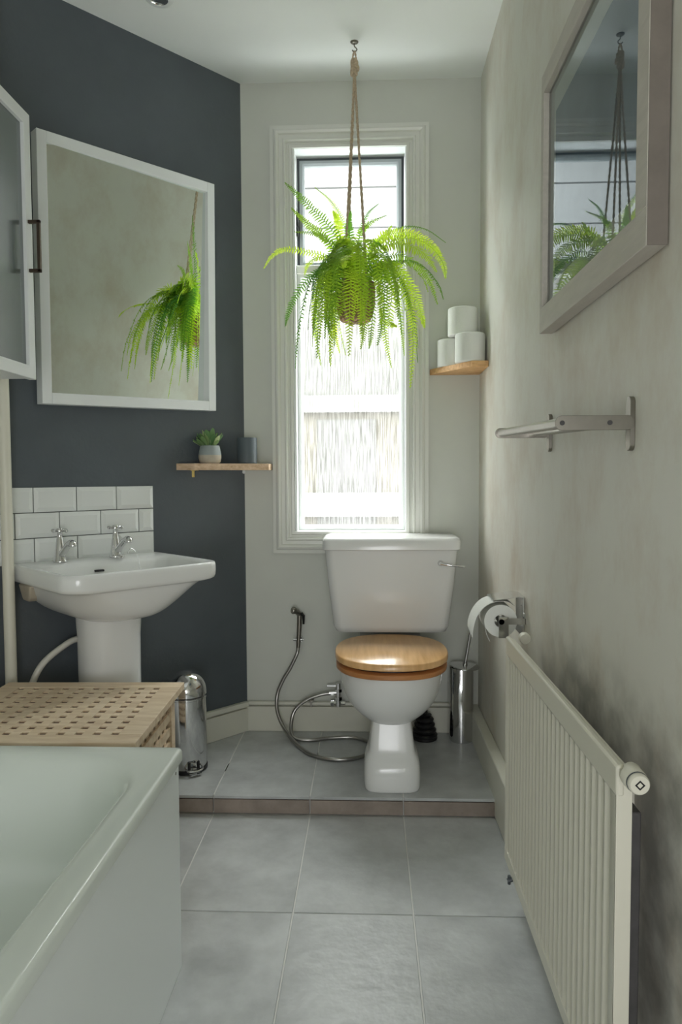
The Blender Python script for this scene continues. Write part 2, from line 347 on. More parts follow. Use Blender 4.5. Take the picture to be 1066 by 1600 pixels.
fx = obj('fixed_frame', MB().frame(gT, a0, a1, oz0+.006, 1.949, [(0, -.02), (0, .022), (.014, .024), (.02, .01), (.02, -.02)]), M['white'], win, smooth=0)
obj('window_pane', MB().box((a0+.018, yG+.001, oz0+.022), (a1-.018, yG+.005, 1.932)), M['pane_low'], fx, smooth=0)
# outside: the neighbour's low rendered wall
nb = thing('neighbour_house', (0, 6.1, -3), 'pale rendered house wall seen blurred through the window glass', 'building')
obj('lower_wall', MB().box((-5, 6, -3), (5, 6.3, 1.66)), M['render'], nb)
obj('grey_door', MB().box((-.44, 5.985, -3), (.06, 6.0, 1.60)), M['nbgrey'], nb)
obj('string_course', MB().box((-5, 5.95, 1.66), (5, 6.3, 1.80)), M['coping'], nb)
obj('ledge', MB().box((-5, 5.9, .78), (5, 6, .98)), M['coping'], nb)
for z0_, z1_ in ((1.80, 3.19), (3.205, 3.52), (3.535, 3.95)): obj('upper_wall', MB().box((-5, 6, z0_), (5, 6.3, z1_)), M['nbupper'], nb)
obj('wall_core', MB().box((-5, 6.05, 1.8), (5, 6.28, 3.9)), M['nbgrey'], nb)

# ------------------------------------------------------------------ ceiling downlight
dl = thing('downlight', (-.683, 2.368, zC), 'chrome-centred recessed downlight in the white ceiling', 'ceiling light')
c = (-.683, 2.360, 0)
obj('bezel', MB().lathe([(.028, zC-.001), (.030, zC-.007), (.042, zC-.006), (.048, zC-.0005)], c, cap0=False, cap1=False), M['white'], dl)
obj('reflector', MB().lathe([(.030, zC-.006), (.026, zC-.003), (.018, zC-.0015)], c, cap0=False, cap1=True), M['chrome'], dl)

# ------------------------------------------------------------------ mirror on the diagonal wall
MT = -.025                                                         # hangs a touch off the wall plane
mc = dg(.505, .009, 0); mu = Vector((-math.sin(ANG+MT), -math.cos(ANG+MT), 0)); mn = Vector((math.cos(ANG+MT), -math.sin(ANG+MT), 0))
mT = lambda u, v, w: mc+mu*(u+(v-1.8)*.004)+mn*(w+(v-1.372)*.016)+Vector((0, 0, v-(u+.335)*.028))   # hangs slightly crooked, leaning forward
mir = thing('wall_mirror', mT(0, 1.37, .0), 'large white framed mirror on the dark wall over the basin', 'mirror')
u0, u1, v0, v1 = -.338, .335, 1.376, 2.232
obj('backing_board', MB().box((u0+.01, v0+.01, -.003), (u1-.01, v1-.01, .002), T=mT), M['white'], mir)
gTm = lambda u, v, w: mT(u, v, w+.0215+u*.022+(v-1.80)*.028)   # the silvered sheet sits slightly askew in its deep frame
obj('mirror_glass', MB().box((u0+.02, v0+.02, 0), (u1-.02, v1-.02, .002), T=gTm), M['mirror'], mir, smooth=0)
for nm, bx in (('frame_rail', ((u0+.032, v1-.036, 0), (u1-.032, v1, .043))), ('frame_rail', ((u0+.032, v0, 0), (u1-.032, v0+.036, .043))),
               ('frame_stile', ((u0, v0, 0), (u0+.032, v1, .043))), ('frame_stile', ((u1-.032, v0, 0), (u1, v1, .043)))):
    obj(nm, MB().box(*bx, T=mT), M['white'], mir, bev=.0015)

# ------------------------------------------------------------------ wall cabinet on the left wall
xc, yc1, yc0, cz0, cz1 = -.905, 1.898, 1.43, 1.386, 2.088
cab = thing('wall_cabinet', (-1.06, 1.66, cz0), 'white wall cabinet with a frosted glass door, cut off by the left edge', 'cabinet')
obj('cabinet_body', MB().box((xW, yc0+.003, cz0+.003), (xc-.020, yc1-.003, cz1-.003)), M['white'], cab, bev=.002)
cT = lambda u, v, w: Vector((xc-w, u, v))
door = obj('door', MB().frame(cT, yc0, yc1, cz0, cz1, [(0, .018), (0, 0), (.034, 0), (.034, .018)]), M['white'], cab, bev=.0015)
obj('frosted_pane', MB().box((xc-.014, yc0+.03, cz0+.03), (xc-.010, yc1-.03, cz1-.03)), M['frost'], door, smooth=0)
hy, hr = yc1-.022, .0045
hm = MB().box((xc, hy-hr, 1.796), (xc+.032, hy+hr, 1.805)).box((xc, hy-hr, 1.668), (xc+.032, hy+hr, 1.677)).box((xc+.023, hy-hr, 1.668), (xc+.032, hy+hr, 1.805))
obj('handle', hm, M['handle'], door, bev=.001)

# ------------------------------------------------------------------ splashback tiles
sb = thing('tile_splashback', dg(.7, .0, .84), 'low wall patch of glossy white brick tiles behind the basin', 'splashback')
obj('tile_bed', MB().box((.424, 0, .836), (sW-.02, .004, 1.088), T=dgp), M['dgrout'], sb, smooth=0)
def metro(s0, s1, z0, z1):
    g = .0014; s0 += g; s1 -= g; z0 += g; z1 -= g; b = min(.014, (s1-s0)*.3)
    r = [[dg(s0, .003, z0), dg(s1, .003, z0), dg(s1, .003, z1), dg(s0, .003, z1)]]
    r.append([dg(s0, .007, z0), dg(s1, .007, z0), dg(s1, .007, z1), dg(s0, .007, z1)])
    r.append([dg(s0+b, .0115, z0+b), dg(s1-b, .0115, z0+b), dg(s1-b, .0115, z1-b), dg(s0+b, .0115, z1-b)])
    obj('metro_tile', MB().loft(r), M['metro'], sb, smooth=0, bev=.0008, seg=1)
hrow = .0835
for row, st in enumerate((.421, .421-.0845, .421)):
    z1 = 1.089-row*hrow; s = st; k = 0
    while s < sW-.03:
        e = s+.1445; metro(max(s, .421), min(e, sW-.022), z1-hrow, z1); s = e

# ------------------------------------------------------------------ pedestal basin
sk = thing('pedestal_basin', dg(.68, .25, zP), 'white pedestal basin with two chrome taps on the dark wall', 'basin')
S0, S1, OF, ZR = .412, .932, .435, .845
def sring(s0, s1, o0, o1, z, rb, rf):                              # outline in the wall frame; small back, large front radii
    pts = []; K = 6
    for (cs, co, r, a0) in ((s1-rf, o1-rf, rf, 0), (s0+rf, o1-rf, rf, 90), (s0+rb, o0+rb, rb, 180), (s1-rb, o0+rb, rb, 270)):
        for i in range(K+1):
            a = math.radians(a0+90*i/K); pts.append(dg(cs+r*math.cos(a), co+r*math.sin(a), z))
    return pts
R = []
R.append(sring(.60, .76, .06, .30, .668, .03, .07))
R.append(sring(.56, .80, .035, .345, .676, .03, .10))
R.append(sring(.515, .845, .02, .375, .698, .03, .14))
R.append(sring(.475, .882, .012, .402, .735, .02, .15))
R.append(sring(.455, .898, .01, .415, .768, .02, .12))
R.append(sring(.448, .903, .008, .420, .783, .015, .09))
R.append(sring(.440, .910, .008, .424, .786, .012, .085))
R.append(sring(.417, .929, .006, .436, .789, .012, .07))
R.append(sring(S0, S1+.002, .004, OF+.006, .797, .012, .065))
R.append(sring(S0, S1+.002, .004, OF+.006, ZR-.010, .012, .065))
R.append(sring(S0+.003, S1-.002, .006, OF+.002, ZR-.001, .012, .062))
R.append(sring(S0+.010, S1-.010, .010, OF-.006, ZR, .012, .058))
R.append(sring(S0+.028, S1-.026, .112, OF-.024, ZR-.003, .05, .05))
R.append(sring(S0+.036, S1-.034, .119, OF-.031, ZR-.014, .05, .05))
R.append(sring(.475, .872, .135, .385, .79, .05, .06))
R.append(sring(.53, .82, .16, .35, .745, .06, .07))
R.append(sring(.62, .73, .20, .29, .725, .03, .03))
obj('basin_bowl', MB().loft(R), M['ceramic'], sk, smooth=60, sub=1)
ow = MB().box((.676, .118, .808), (.708, .1345, .815), T=dgp)
# overflow slot sits on the back slope of the bowl
obj('overflow_slot', ow, M['black'], sk, bev=.002)
ped = []
for z, hs, ho in ((zP, .105, .10), (zP+.03, .100, .095), (.35, .094, .085), (.60, .096, .085), (.70, .10, .09)):
    ped.append([dg(.68+x, .165+y, z) for x, y in rrect(0, 0, hs, ho, .07)])
obj('pedestal', MB().loft(ped), M['ceramic'], sk, smooth=60)
obj('mounting_lug', MB().loft([[dg(s, o, z) for s, o in q] for z, q in ((.782, [(.84, .02), (.915, .02), (.915, .12), (.84, .12)]), (.74, [(.85, .02), (.905, .02), (.905, .09), (.85, .09)]), (.725, [(.86, .02), (.90, .02), (.90, .06), (.86, .06)]))]), M['rawclay'], sk, bev=.006, label='raw unglazed clay lug')
def tap(s):
    t = obj('tap', MB().lathe([(.022, 0), (.022, .004), (.019, .012), (.0155, .04), (.0125, .062), (.010, .075), (.008, .082), (.008, .094), (.010, .097)], dg(s, .058, ZR-.001), n=24), M['chrome'], sk)
    sp_ = spline([dg(s, .062, ZR+.018), dg(s-.004, .095, ZR+.045), dg(s-.006, .12, ZR+.062), dg(s-.007, .138, ZR+.064), dg(s-.0075, .143, ZR+.054)], 12)
    obj('spout', MB().tube(sp_, [.012, .0115, .011, .0105, .0105, .0105, .0105, .011, .0115, .012, .0125, .0125, .0115], 14), M['chrome'], t)
    cz = ZR+.101; hd = MB().lathe([(.011, 0), (.012, .006), (.009, .012), (.003, .014)], dg(s, .058, cz-.004), n=16)
    for a in range(4):
        an = a*math.pi/2+.5; d = D*math.cos(an)+N*math.sin(an); b0 = dg(s, .058, cz)
        hd.tube([b0, b0+d*.010, b0+d*.020, b0+d*.024, b0+d*.029, b0+d*.032], [.004, .0034, .0036, .0058, .0058, .003], 10)
    obj('cross_handle', hd, M['chrome'], t)
tap(.792); tap(.598)
ch = MB(); pts = spline([dg(.578, .105, ZR+.012), dg(.570, .112, ZR+.030), dg(.560, .125, ZR+.020), dg(.556, .140, ZR-.010), dg(.558, .150, ZR-.040), dg(.575, .155, ZR-.075), dg(.60, .16, ZR-.085)], 44)
for i, p in enumerate(pts): ch.lathe([(.0003, -.0016), (.0016, 0), (.0003, .0016)], p, n=6)
obj('plug_chain', ch, M['chrome'], sk)
obj('plug', MB().lathe([(.010, 0), (.013, .004), (.012, .010), (.003, .013), (.003, .018)], dg(.607, .108, ZR-.002), n=20), M['chrome'], sk)

# flexible waste hose under the basin and pipe in the corner
tag(obj('vertical_pipe', MB().tube([(-1.121, 2.13, -.002), (-1.121, 2.13, 1.3), (-1.124, 2.13, zC)], .0175, 16), M['radiator']), 'cream painted vertical pipe in the corner left of the basin', 'pipe')
hp = spline([dg(.69, .07, .70), dg(.70, .07, .60), dg(.78, .075, .575), dg(.865, .075, .52), dg(.905, .075, .44), dg(.905, .075, .35), dg(.90, .075, zP+.001)], 60)
hz = thing('supply_hose', hp[-1], 'pale flexible pipe curving down behind the basin pedestal', 'pipe')
obj('hose', MB().tube(hp, .0105, 12), M['whiteplastic'], hz)
for i in range(46, 58, 2): obj('collar_rib', MB().tube([hp[i], hp[i]+(hp[i+1]-hp[i]).normalized()*.006], .0128, 12), M['whiteplastic'], hz)

# ------------------------------------------------------------------ left corner shelf, succulent, cup
shz = 1.171
sf = thing('corner_shelf', (-.55, 2.75, shz-.025), 'rough wooden corner shelf left of the window carrying the succulent', 'shelf')
obj('board', MB().prism([(-.395, yB-.002), (-.395, 2.765), (-.655, 2.625), tuple(dg(.318, .0, 0))[:2], tuple(dg(.318, .001, 0))[:2], (xL, yB-.003)], shz-.025, shz), M['oldwood'], sf, bev=.002)
obj('brass_bracket', MB().box((-.672, 2.650, shz-.052), (-.663, 2.662, shz-.026)).box((-.676, 2.650, shz-.0275), (-.658, 2.70, shz-.0252)), M['brass'], sf)
obj('white_bracket', MB().lathe([(.006, -.002), (.006, .002)], (-.50, 2.80, shz-.033), n=12, axis='y').box((-.505, 2.798, shz-.03), (-.495, 2.802, shz-.0252)), M['white'], sf, label='small white plastic shelf bracket')
pc = (-.612, 2.696, shz)
suc = thing('succulent_plant', pc, 'small green succulent in a two-tone grey pot on the left shelf', 'plant')
pot = obj('pot', MB().lathe([(.033, 0), (.040, .006), (.0435, .022), (.0435, .032)], pc, cap1=False), M['rawclay'], suc, label='raw clay lower half of the pot')
obj('glazed_band', MB().lathe([(.0435, .032), (.042, .045), (.037, .066), (.035, .069), (.033, .066), (.033, .058)], pc, cap0=False), M['concrete'], pot, label='grey glazed upper half of the pot')
rs = random.Random(3)
for i in range(34):
    a = rs.uniform(0, 6.28); el = rs.uniform(.25, 1.25); L_ = rs.uniform(.042, .070)
    d = Vector((math.cos(a)*math.cos(el), math.sin(a)*math.cos(el), math.sin(el))); b = Vector(pc)+Vector((d.x*.012, d.y*.012, .060))
    side = d.cross(Vector((0, 0, 1))).normalized(); nrm = side.cross(d).normalized(); w = rs.uniform(.009, .013)
    rg = []
    for u, ww in ((0, .2), (.3, .28), (.55, .8), (.8, 1), (.95, .6), (1, .15)):
        cpt = b+d*L_*u+Vector((0, 0, .012*u*u)); rg.append([cpt+side*w*ww, cpt+nrm*.0018, cpt-side*w*ww, cpt-nrm*.0018])
    obj('leaf', MB().loft(rg), M['succ'] if i % 4 else M['succ_edge'], suc, smooth=50)
cc = (-.484, 2.790, shz)
tag(obj('cup', MB().lathe([(.036, 0), (.039, .003), (.0395, .10), (.0385, .103), (.0365, .10), (.0355, .01)], cc, n=40), M['slatecup']), 'plain charcoal blue ceramic cup on the left shelf', 'cup')

# ------------------------------------------------------------------ right corner shelf and toilet rolls
tz = 1.547
sr = thing('corner_shelf', (.37, 2.78, tz-.022), 'triangular pine corner shelf right of the window under the rolls', 'shelf')
obj('board', MB().prism([(.247, yB-.001), (.247, 2.862), (.385, 2.655), (xR-.001, 2.655), (xR-.001, yB-.001)], tz-.022, tz), M['pinewood'], sr, bev=.0015)
def roll_mesh(r, h):
    return MB().lathe([(.021, 0), (r-.003, 0), (r, .003), (r, h-.003), (r-.003, h), (.021, h), (.021, 0)], (0, 0, 0), n=48, cap0=False, cap1=False)
def stand_roll(x, y, z, r, h, label):
    t = thing('toilet_roll', (x, y, z), label, 'toilet roll', 'toilet rolls stacked on the right corner shelf')
    mb = roll_mesh(r, h); mb.v = [v+Vector((x, y, z)) for v in mb.v]
    obj('paper', mb, M['paper'], t)
    obj('cardboard_core', MB().lathe([(.0208, .001), (.0208, h-.001), (.0195, h-.001), (.0195, .001), (.0208, .001)], (x, y, z), n=24, cap0=False, cap1=False), M['rawclay'], t)
stand_roll(.322, 2.820, tz, .0500, .106, 'white toilet roll at the left end of the pine shelf')
stand_roll(.385, 2.7135, tz, .0565, .108, 'white toilet roll on the pine shelf, nearest the right wall')
stand_roll(.362, 2.752, tz+.1085, .0565, .104, 'white toilet roll balanced on top of the other two')

# ------------------------------------------------------------------ toilet
tx = .0765
to = thing('toilet', (tx, 2.5, zP), 'white close-coupled toilet with wooden seat under the window', 'toilet')
def tring(z, hw, yf, yb, r, sq=2.3):                                # D-shaped plan: round front, squarish back
    pts = []; n = 40; cyy = (yf+yb)/2; hy_ = (yb-yf)/2
    for i in range(n):
        a = 2*math.pi*i/n; c_, s_ = math.cos(a), math.sin(a); e = 2/r
        pts.append(Vector((tx+hw*math.copysign(abs(c_)**e, c_), cyy+hy_*math.copysign(abs(s_)**e, s_), z)))
    return pts
def rings_of(tab, n):                                               # smooth table of (z, half width, front, back, squareness)
    P = [tab[0]]+tab+[tab[-1]]; out = []
    for i in range(len(tab)-1):
        a, b, c, d = P[i:i+4]
        for k in range(n):
            t = k/n; out.append([.5*((2*q)+(r-p)*t+(2*p-5*q+4*r-w)*t*t+(3*q-p-3*r+w)*t**3) for p, q, r, w in zip(a, b, c, d)])
    return [tring(*q) for q in out+[tab[-1]]]
foot = [(zP, .092, 2.302, 2.50, 4.5), (zP+.006, .0955, 2.299, 2.50, 4.5), (.110, .096, 2.302, 2.50, 4.5), (.145, .094, 2.310, 2.50, 4.2), (.168, .087, 2.326, 2.50, 4.5), (.185, .079, 2.336, 2.50, 6), (.23, .073, 2.350, 2.50, 7), (.285, .066, 2.366, 2.50, 7), (.31, .064, 2.372, 2.50, 7)]
obj('foot', MB().loft(rings_of(foot, 3)), M['ceramic'], to, smooth=60)
obj('trapway', MB().loft([[Vector((x, y, z)) for x, y in rrect(tx, 2.60, .044, .12, .03)] for z in (zP, .30)]), M['ceramic'], to, smooth=60)
bowl = [(.268, .050, 2.40, 2.66, 2.6), (.272, .084, 2.362, 2.67, 2.5), (.285, .106, 2.335, 2.68, 2.3), (.308, .133, 2.306, 2.70, 2.2), (.340, .156, 2.278, 2.70, 2.15), (.380, .172, 2.258, 2.70, 2.15), (.425, .179, 2.248, 2.70, 2.2), (.460, .180, 2.246, 2.70, 2.2)]
obj('bowl', MB().loft(rings_of(bowl, 3)), M['ceramic'], to, smooth=60)
obj('rear_shelf', MB().loft([[Vector((x, y, z)) for x, y in rrect(tx+.006, 2.755, .12, .105, .03)] for z in (.36, .40, .491)]), M['ceramic'], to, smooth=50)
obj('foot_bolt', MB().lathe([(.005, 0), (.005, .004), (.002, .006)], (tx-.093, 2.37, .13), n=12, axis='x'), M['black'], to)
obj('seat', MB().loft([tring(.4605, .190, 2.238, 2.655, 2.35), tring(.463, .193, 2.235, 2.66, 2.35), tring(.477, .193, 2.235, 2.66, 2.35), tring(.480, .189, 2.239, 2.655, 2.35)]), M['seatwood'], to, smooth=50)
obj('seat_buffer', MB().loft([tring(.4800, .172, 2.262, 2.64, 2.3), tring(.4945, .172, 2.262, 2.64, 2.3)]), M['black'], to)
obj('lid', MB().loft([tring(.4930, .193, 2.228, 2.665, 2.35), tring(.4950, .196, 2.225, 2.67, 2.35), tring(.512, .196, 2.225, 2.67, 2.35), tring(.516, .192, 2.229, 2.665, 2.35)]), M['lidwood'], to, smooth=50)
cx_ = .084
def cring(z, hx, y0, y1, r, bow):
    out = []
    for x, y in rrect(cx_, (y0+y1)/2, hx, (y1-y0)/2, r):
        b = bow*(1-((x-cx_)/hx)**2) if y < (y0+y1)/2 else 0; out.append(Vector((x, y-b, z)))
    return out
cs = obj('cistern', MB().loft([cring(.518, .195, 2.69, 2.85, .03, .01), cring(.5225, .212, 2.675, 2.855, .035, .012), cring(.545, .222, 2.665, 2.857, .035, .012), cring(.70, .240, 2.655, 2.857, .035, .012), cring(.842, .253, 2.648, 2.857, .035, .012)]), M['ceramic'], to, smooth=50)
obj('cistern_lid', MB().loft([cring(.840, .258, 2.636, 2.857, .035, .012), cring(.843, .262, 2.632, 2.858, .037, .012), cring(.874, .262, 2.632, 2.858, .037, .012), cring(.884, .258, 2.637, 2.857, .035, .012), cring(.8885, .246, 2.65, 2.852, .03, .012)]), M['ceramic'], to, smooth=50)
lv = MB().lathe([(.011, 0), (.011, -.006), (.008, -.014), (.006, -.018)], (.268, 2.643, .792), n=20, axis='y').tube([(.268, 2.628, .792), (.285, 2.622, .789), (.318, 2.618, .785), (.357, 2.622, .780)], [.0055, .005, .0042, .0035], 12)
obj('flush_lever', lv, M['chrome'], cs)

# ------------------------------------------------------------------ bidet spray with hose and valve
bs = thing('bidet_sprayer', (-.29, 2.85, .42), 'steel bidet hand spray hooked on the wall left of the toilet', 'sprayer')
ya = yB-.028
obj('spray_head', MB().tube(spline([(-.313, ya-.028, .578), (-.304, ya-.022, .575), (-.292, ya-.006, .565), (-.285, ya, .548)], 10), [.013, .0145, .015, .0145, .013, .012, .0115, .011, .011, .010, .009], 14).tube([(-.285, ya, .556), (-.287, ya, .50), (-.291, ya, .44), (-.292, ya, .418)], [.011, .0105, .009, .0085], 14), M['steel'], bs)
obj('trigger', MB().tube([(-.277, ya-.004, .562), (-.268, ya-.012, .552), (-.268, ya-.012, .518)], [.005, .006, .004], 8), M['black'], bs)
obj('wall_holder', MB().box((-.300, yB-.022, .440), (-.276, yB-.001, .462)).tube([(-.312, ya, .452), (-.270, ya, .452)], .006, 10), M['chrome'], bs)
yh = yB-.045
HP = spline([(-.292, ya, .420), (-.296, ya-.01, .395), (-.325, ya-.012, .335), (-.355, ya-.012, .285), (-.378, ya-.015, .225), (-.376, 2.81, .165), (-.345, 2.775, .108), (-.29, 2.70, .074), (-.22, 2.60, .0705), (-.13, 2.555, .0705), (-.045, 2.575, .0705), (.012, 2.635, .0705)], 90)
obj('hose', MB().tube(HP, .0075, 12), M['hose'], bs)
HP2 = spline([(.012, 2.635, .0705), (.005, 2.72, .0705), (-.06, 2.775, .0705), (-.15, 2.772, .0705), (-.24, 2.745, .0705), (-.305, 2.755, .078), (-.318, 2.80, .115), (-.305, 2.82, .165), (-.26, 2.825, .205), (-.20, 2.828, .228), (-.155, 2.832, .234)], 90)
obj('hose', MB().tube(HP2, .0075, 12), M['hose'], bs)
vx = -.128
obj('isolating_valve', MB().cyl((-.165, 2.833, .234), (-.128, 2.835, .236), .0095, n=12).cyl((vx, 2.835, .180), (vx, 2.835, .275), .011, n=14).cyl((vx, 2.835, .205), (vx, 2.835, .218), .016, n=6).cyl((vx, 2.835, .238), (vx, 2.835, .250), .015, n=6).box((vx-.045, 2.828, .262), (vx+.006, 2.842, .268)).cyl((-.16, yB-.03, .19), (-.10, yB-.03, .19), .011, n=8).cyl((vx-.03, yB-.03, .19), (vx-.018, yB-.03, .19), .0155, n=6), M['chrome'], bs)
tag(obj('skirting_pipe', MB().tube([(-.500, yB-.016, .1815), (.395, yB-.016, .1815)], .0088, 12), M['skirt']), 'thin cream pipe running along the top of the back skirting', 'pipe')
tag(obj('pipe_clip', MB().box((-.245, yB-.03, .172), (-.237, yB-.001, .196)).box((-.252, yB-.028, .1945), (-.230, yB-.001, .198)), M['steel']), 'small steel clip holding the skirting pipe', 'clip')

# ------------------------------------------------------------------ toilet brush, plunger
bx, by = .366, 2.785
br = thing('toilet_brush', (bx, by, zP), 'polished steel toilet brush holder in the right-hand corner', 'toilet brush')
obj('holder', MB().lathe([(.044, 0), (.0475, .004), (.0475, .294), (.046, .297), (.044, .294), (.0425, .02)], (bx, by, zP), n=40), M['chrome'], br)
lc = Vector((bx+.013, by-.005, .362)); ln = Vector((.07, -.05, 1)).normalized(); la = ln.orthogonal().normalized(); lb = ln.cross(la)
def disc(cn, r, h0, h1, n=40): return [[cn+ln*h+(la*math.cos(2*math.pi*i/n)+lb*math.sin(2*math.pi*i/n))*rr for i in range(n)] for rr, h in ((r*.97, h0), (r, h0+.001), (r, h1-.001), (r*.97, h1), (r*.25, h1+.003))]
obj('lid', MB().loft(disc(lc, .058, 0, .005)), M['chrome'], br, smooth=30)
obj('handle', MB().tube([lc, lc+Vector((.022, -.003, .136))], .0068, 14).tube([lc+Vector((.0005, 0, .004)), lc+Vector((.003, 0, .016))], .010, 14), M['chrome'], br)
obj('bristles', MB().lathe([(.02, 0), (.034, .01), (.034, .07), (.01, .08), (.006, .26)], (bx, by, zP+.02), n=16), M['black'], br)
px_, py_ = .222, 2.800
pg = thing('plunger', (px_, py_, zP), 'black ribbed rubber plunger standing behind the toilet foot', 'plunger')
prof = [(.050, 0), (.052, .006)]
for k in range(4):
    z = .010+k*.021; r = .050-k*.005; prof += [(r, z), (r+.002, z+.008), (r-.004, z+.015), (r-.012, z+.017), (r-.010, z+.020)]
prof += [(.028, .098), (.012, .104), (.011, .16)]
obj('bellows', MB().lathe(prof, (px_, py_, zP), n=32), M['rubber'], pg)
obj('handle', MB().lathe([(.010, .15), (.010, .30), (.008, .305)], (px_, py_, zP), n=16), M['black'], pg)

# ------------------------------------------------------------------ toilet roll holder on the right wall, with its roll
hx_, hyc, hz_ = .378, 2.07, .702
rh = thing('toilet_roll_holder', (xR-.01, hyc, .66), 'chrome toilet roll holder fixed to the right wall', 'toilet roll holder')
obj('wall_plate', MB().box((xR-.006, 2.02, .655), (xR, 2.12, .772)), M['chrome'], rh, bev=.002)
obj('screw', MB().cyl((xR-.006, 2.045, .742), (xR-.0045, 2.045, .742), .003, n=10), M['gasket'], rh)
cov = [(xR-.004, .770), (xR-.020, .772), (hx_+.020, .766), (hx_, .764), (hx_-.022, .760)]
obj('cover_flap', MB().loft([[Vector((x, 2.015, z)), Vector((x, 2.125, z)), Vector((x, 2.125, z+.0018)), Vector((x, 2.015, z+.0018))] for x, z in cov]), M['chrome'], rh)
obj('arm', MB().box((hx_-.003, 2.008, .694), (xR, 2.011, .712)).box((hx_-.008, 2.006, .655), (hx_+.020, 2.012, .716)).box((xR-.003, 2.008, .694), (xR, 2.10, .725)), M['chrome'], rh, bev=.0008)
obj('spindle', MB().cyl((hx_, 2.006, hz_), (hx_, 2.125, hz_), .008, n=18), M['chrome'], rh)
tr = thing('toilet_roll', (hx_, hyc, .64), 'half-used toilet roll with a loose sheet hanging in the wall holder', 'toilet roll')
def yroll(r0, r1, a, b): return [(r0, a), (r1, a), (r1, b), (r0, b), (r0, a)]
obj('paper', MB().lathe(yroll(.021, .047, 2.020, 2.120), (hx_, 0, hz_), n=48, axis='y', cap0=False, cap1=False), M['paper'], tr)
obj('cardboard_core', MB().lathe(yroll(.0185, .0208, 2.019, 2.121), (hx_, 0, hz_), n=32, axis='y', cap0=False, cap1=False), M['paper'], tr)
sh = spline([(hx_+.044, 0, hz_+.040), (hx_+.02, 0, hz_+.055), (hx_-.010, 0, hz_+.0565), (hx_-.042, 0, hz_+.044), (hx_-.066, 0, hz_+.016), (hx_-.078, 0, hz_-.018), (hx_-.080, 0, hz_-.042)], 24)
lm = MB(); gr = []
for i, p in enumerate(sh):
    sk_ = .010*max(0, i-17)/7
    gr.append([Vector((p.x, 2.018, p.z-sk_)), Vector((p.x, 2.122, p.z+sk_*.6)), Vector((p.x-.001, 2.122, p.z+.0012+sk_*.6)), Vector((p.x-.001, 2.018, p.z+.0012-sk_))])
obj('loose_sheet', lm.loft(gr), M['paper'], tr)
fs = spline([(hx_-.034, 0, hz_+.025), (hx_-.044, 0, hz_-.004), (hx_-.040, 0, hz_-.038), (hx_-.030, 0, hz_-.060)], 12)
obj('torn_end', MB().loft([[Vector((p.x, 2.021, p.z)), Vector((p.x+.006, 2.06, p.z-.004)), Vector((p.x+.005, 2.06, p.z-.004)), Vector((p.x-.001, 2.021, p.z))] for p in fs]), M['paper'], tr)

# ------------------------------------------------------------------ radiator
rx, ry0, ry1, rz0, rz1 = .357, 1.012, 1.838, .104, .700
rd = thing('radiator', (.39, 1.42, rz0), 'cream fluted panel radiator on the right wall', 'radiator')
n_fl = 25; pitch = (ry1-ry0-.05)/n_fl; prof = [(ry0+.004, 0)]
for i in range(n_fl):
    a = ry0+.025+i*pitch
    prof += [(a, 0), (a+pitch*.14, .009), (a+pitch*.24, .012), (a+pitch*.46, .012), (a+pitch*.56, .009), (a+pitch*.70, 0)]
prof.append((ry1-.004, 0))
fp = MB()
rings = [[Vector((rx+(d if k in (1, 2) else 0)+.001, y, z)) for y, d in prof] for k, z in enumerate((rz0+.036, rz0+.05, rz1-.062, rz1-.046))]
fp.loft(rings, False, False, closed=False)
obj('fluted_panel', fp, M['radiator'], rd, smooth=50)
obj('panel_back', MB().box((rx+.015, ry0+.005, rz0+.006), (rx+.020, ry1-.003, rz1-.006)), M['radiator'], rd)
obj('top_rail', MB().box((rx, ry0, rz1-.047), (rx+.013, ry1, rz1)), M['radiator'], rd, bev=.004)
obj('bottom_rail', MB().box((rx, ry0, rz0), (rx+.013, ry1, rz0+.037)), M['radiator'], rd, bev=.004)
for y in (ry0, ry1-.004): obj('side_panel', MB().box((rx+.0008, y+.001, rz0+.004), (rx+.024, y+.003, rz1-.012)), M['radiator'], rd, bev=.001)
obj('rear_panel', MB().box((rx+.026, ry0+.012, rz0+.01), (rx+.042, ry1-.012, rz1-.075)), M['raddark'], rd, bev=.003, label='dark grey rear panel')
for y in (1.18, 1.66): obj('wall_bracket', MB().box((rx+.02, y, .16), (xR, y+.025, .60)), M['radiator'], rd)
vxx, vz = .3745, .690
vv = MB().lathe([(.012, 0), (.0165, .004), (.0165, .022), (.0145, .026), (.0150, .028), (.0150, .033), (.0130, .036)], (0, 0, 0), n=28, axis='y')
vv.v = [Vector((vxx+v.x, .985+.02-v.y, vz+v.z)) for v in vv.v]
vo = obj('valve', vv, M['radiator'], rd)
obj('valve_ring', MB().lathe([(.0156, .9775), (.0156, .9795)], (vxx, 0, vz), n=28, axis='y'), M['gasket'], vo)
q = .0072; qi = .0042; yy = .9688
dm = MB().add([(vxx+a*r, y, vz+b*r) for y in (yy, yy+.0012) for r in (q, qi) for a, b in ((1, 0), (0, 1), (-1, 0), (0, -1))],
    [(i, (i+1) % 4, 4+(i+1) % 4, 4+i) for i in range(4)]+[(8+i, 12+i, 12+(i+1) % 4, 8+(i+1) % 4) for i in range(4)]+[(i, 8+i, 8+(i+1) % 4, (i+1) % 4) for i in range(4)])
obj('diamond_mark', dm, M['black'], vo, smooth=0)
obj('valve_elbow', MB().tube(spline([(vxx, 1.0, vz), (vxx+.004, 1.016, vz), (vxx+.012, 1.03, vz-.006), (vxx+.012, 1.045, vz-.02)], 8), .0125, 16), M['radiator'], rd)
obj('air_valve', MB().lathe([(.013, 0), (.015, .004), (.015, .020), (.011, .024)], (.410, 1.845, .690), n=24, axis='y'), M['radiator'], rd)
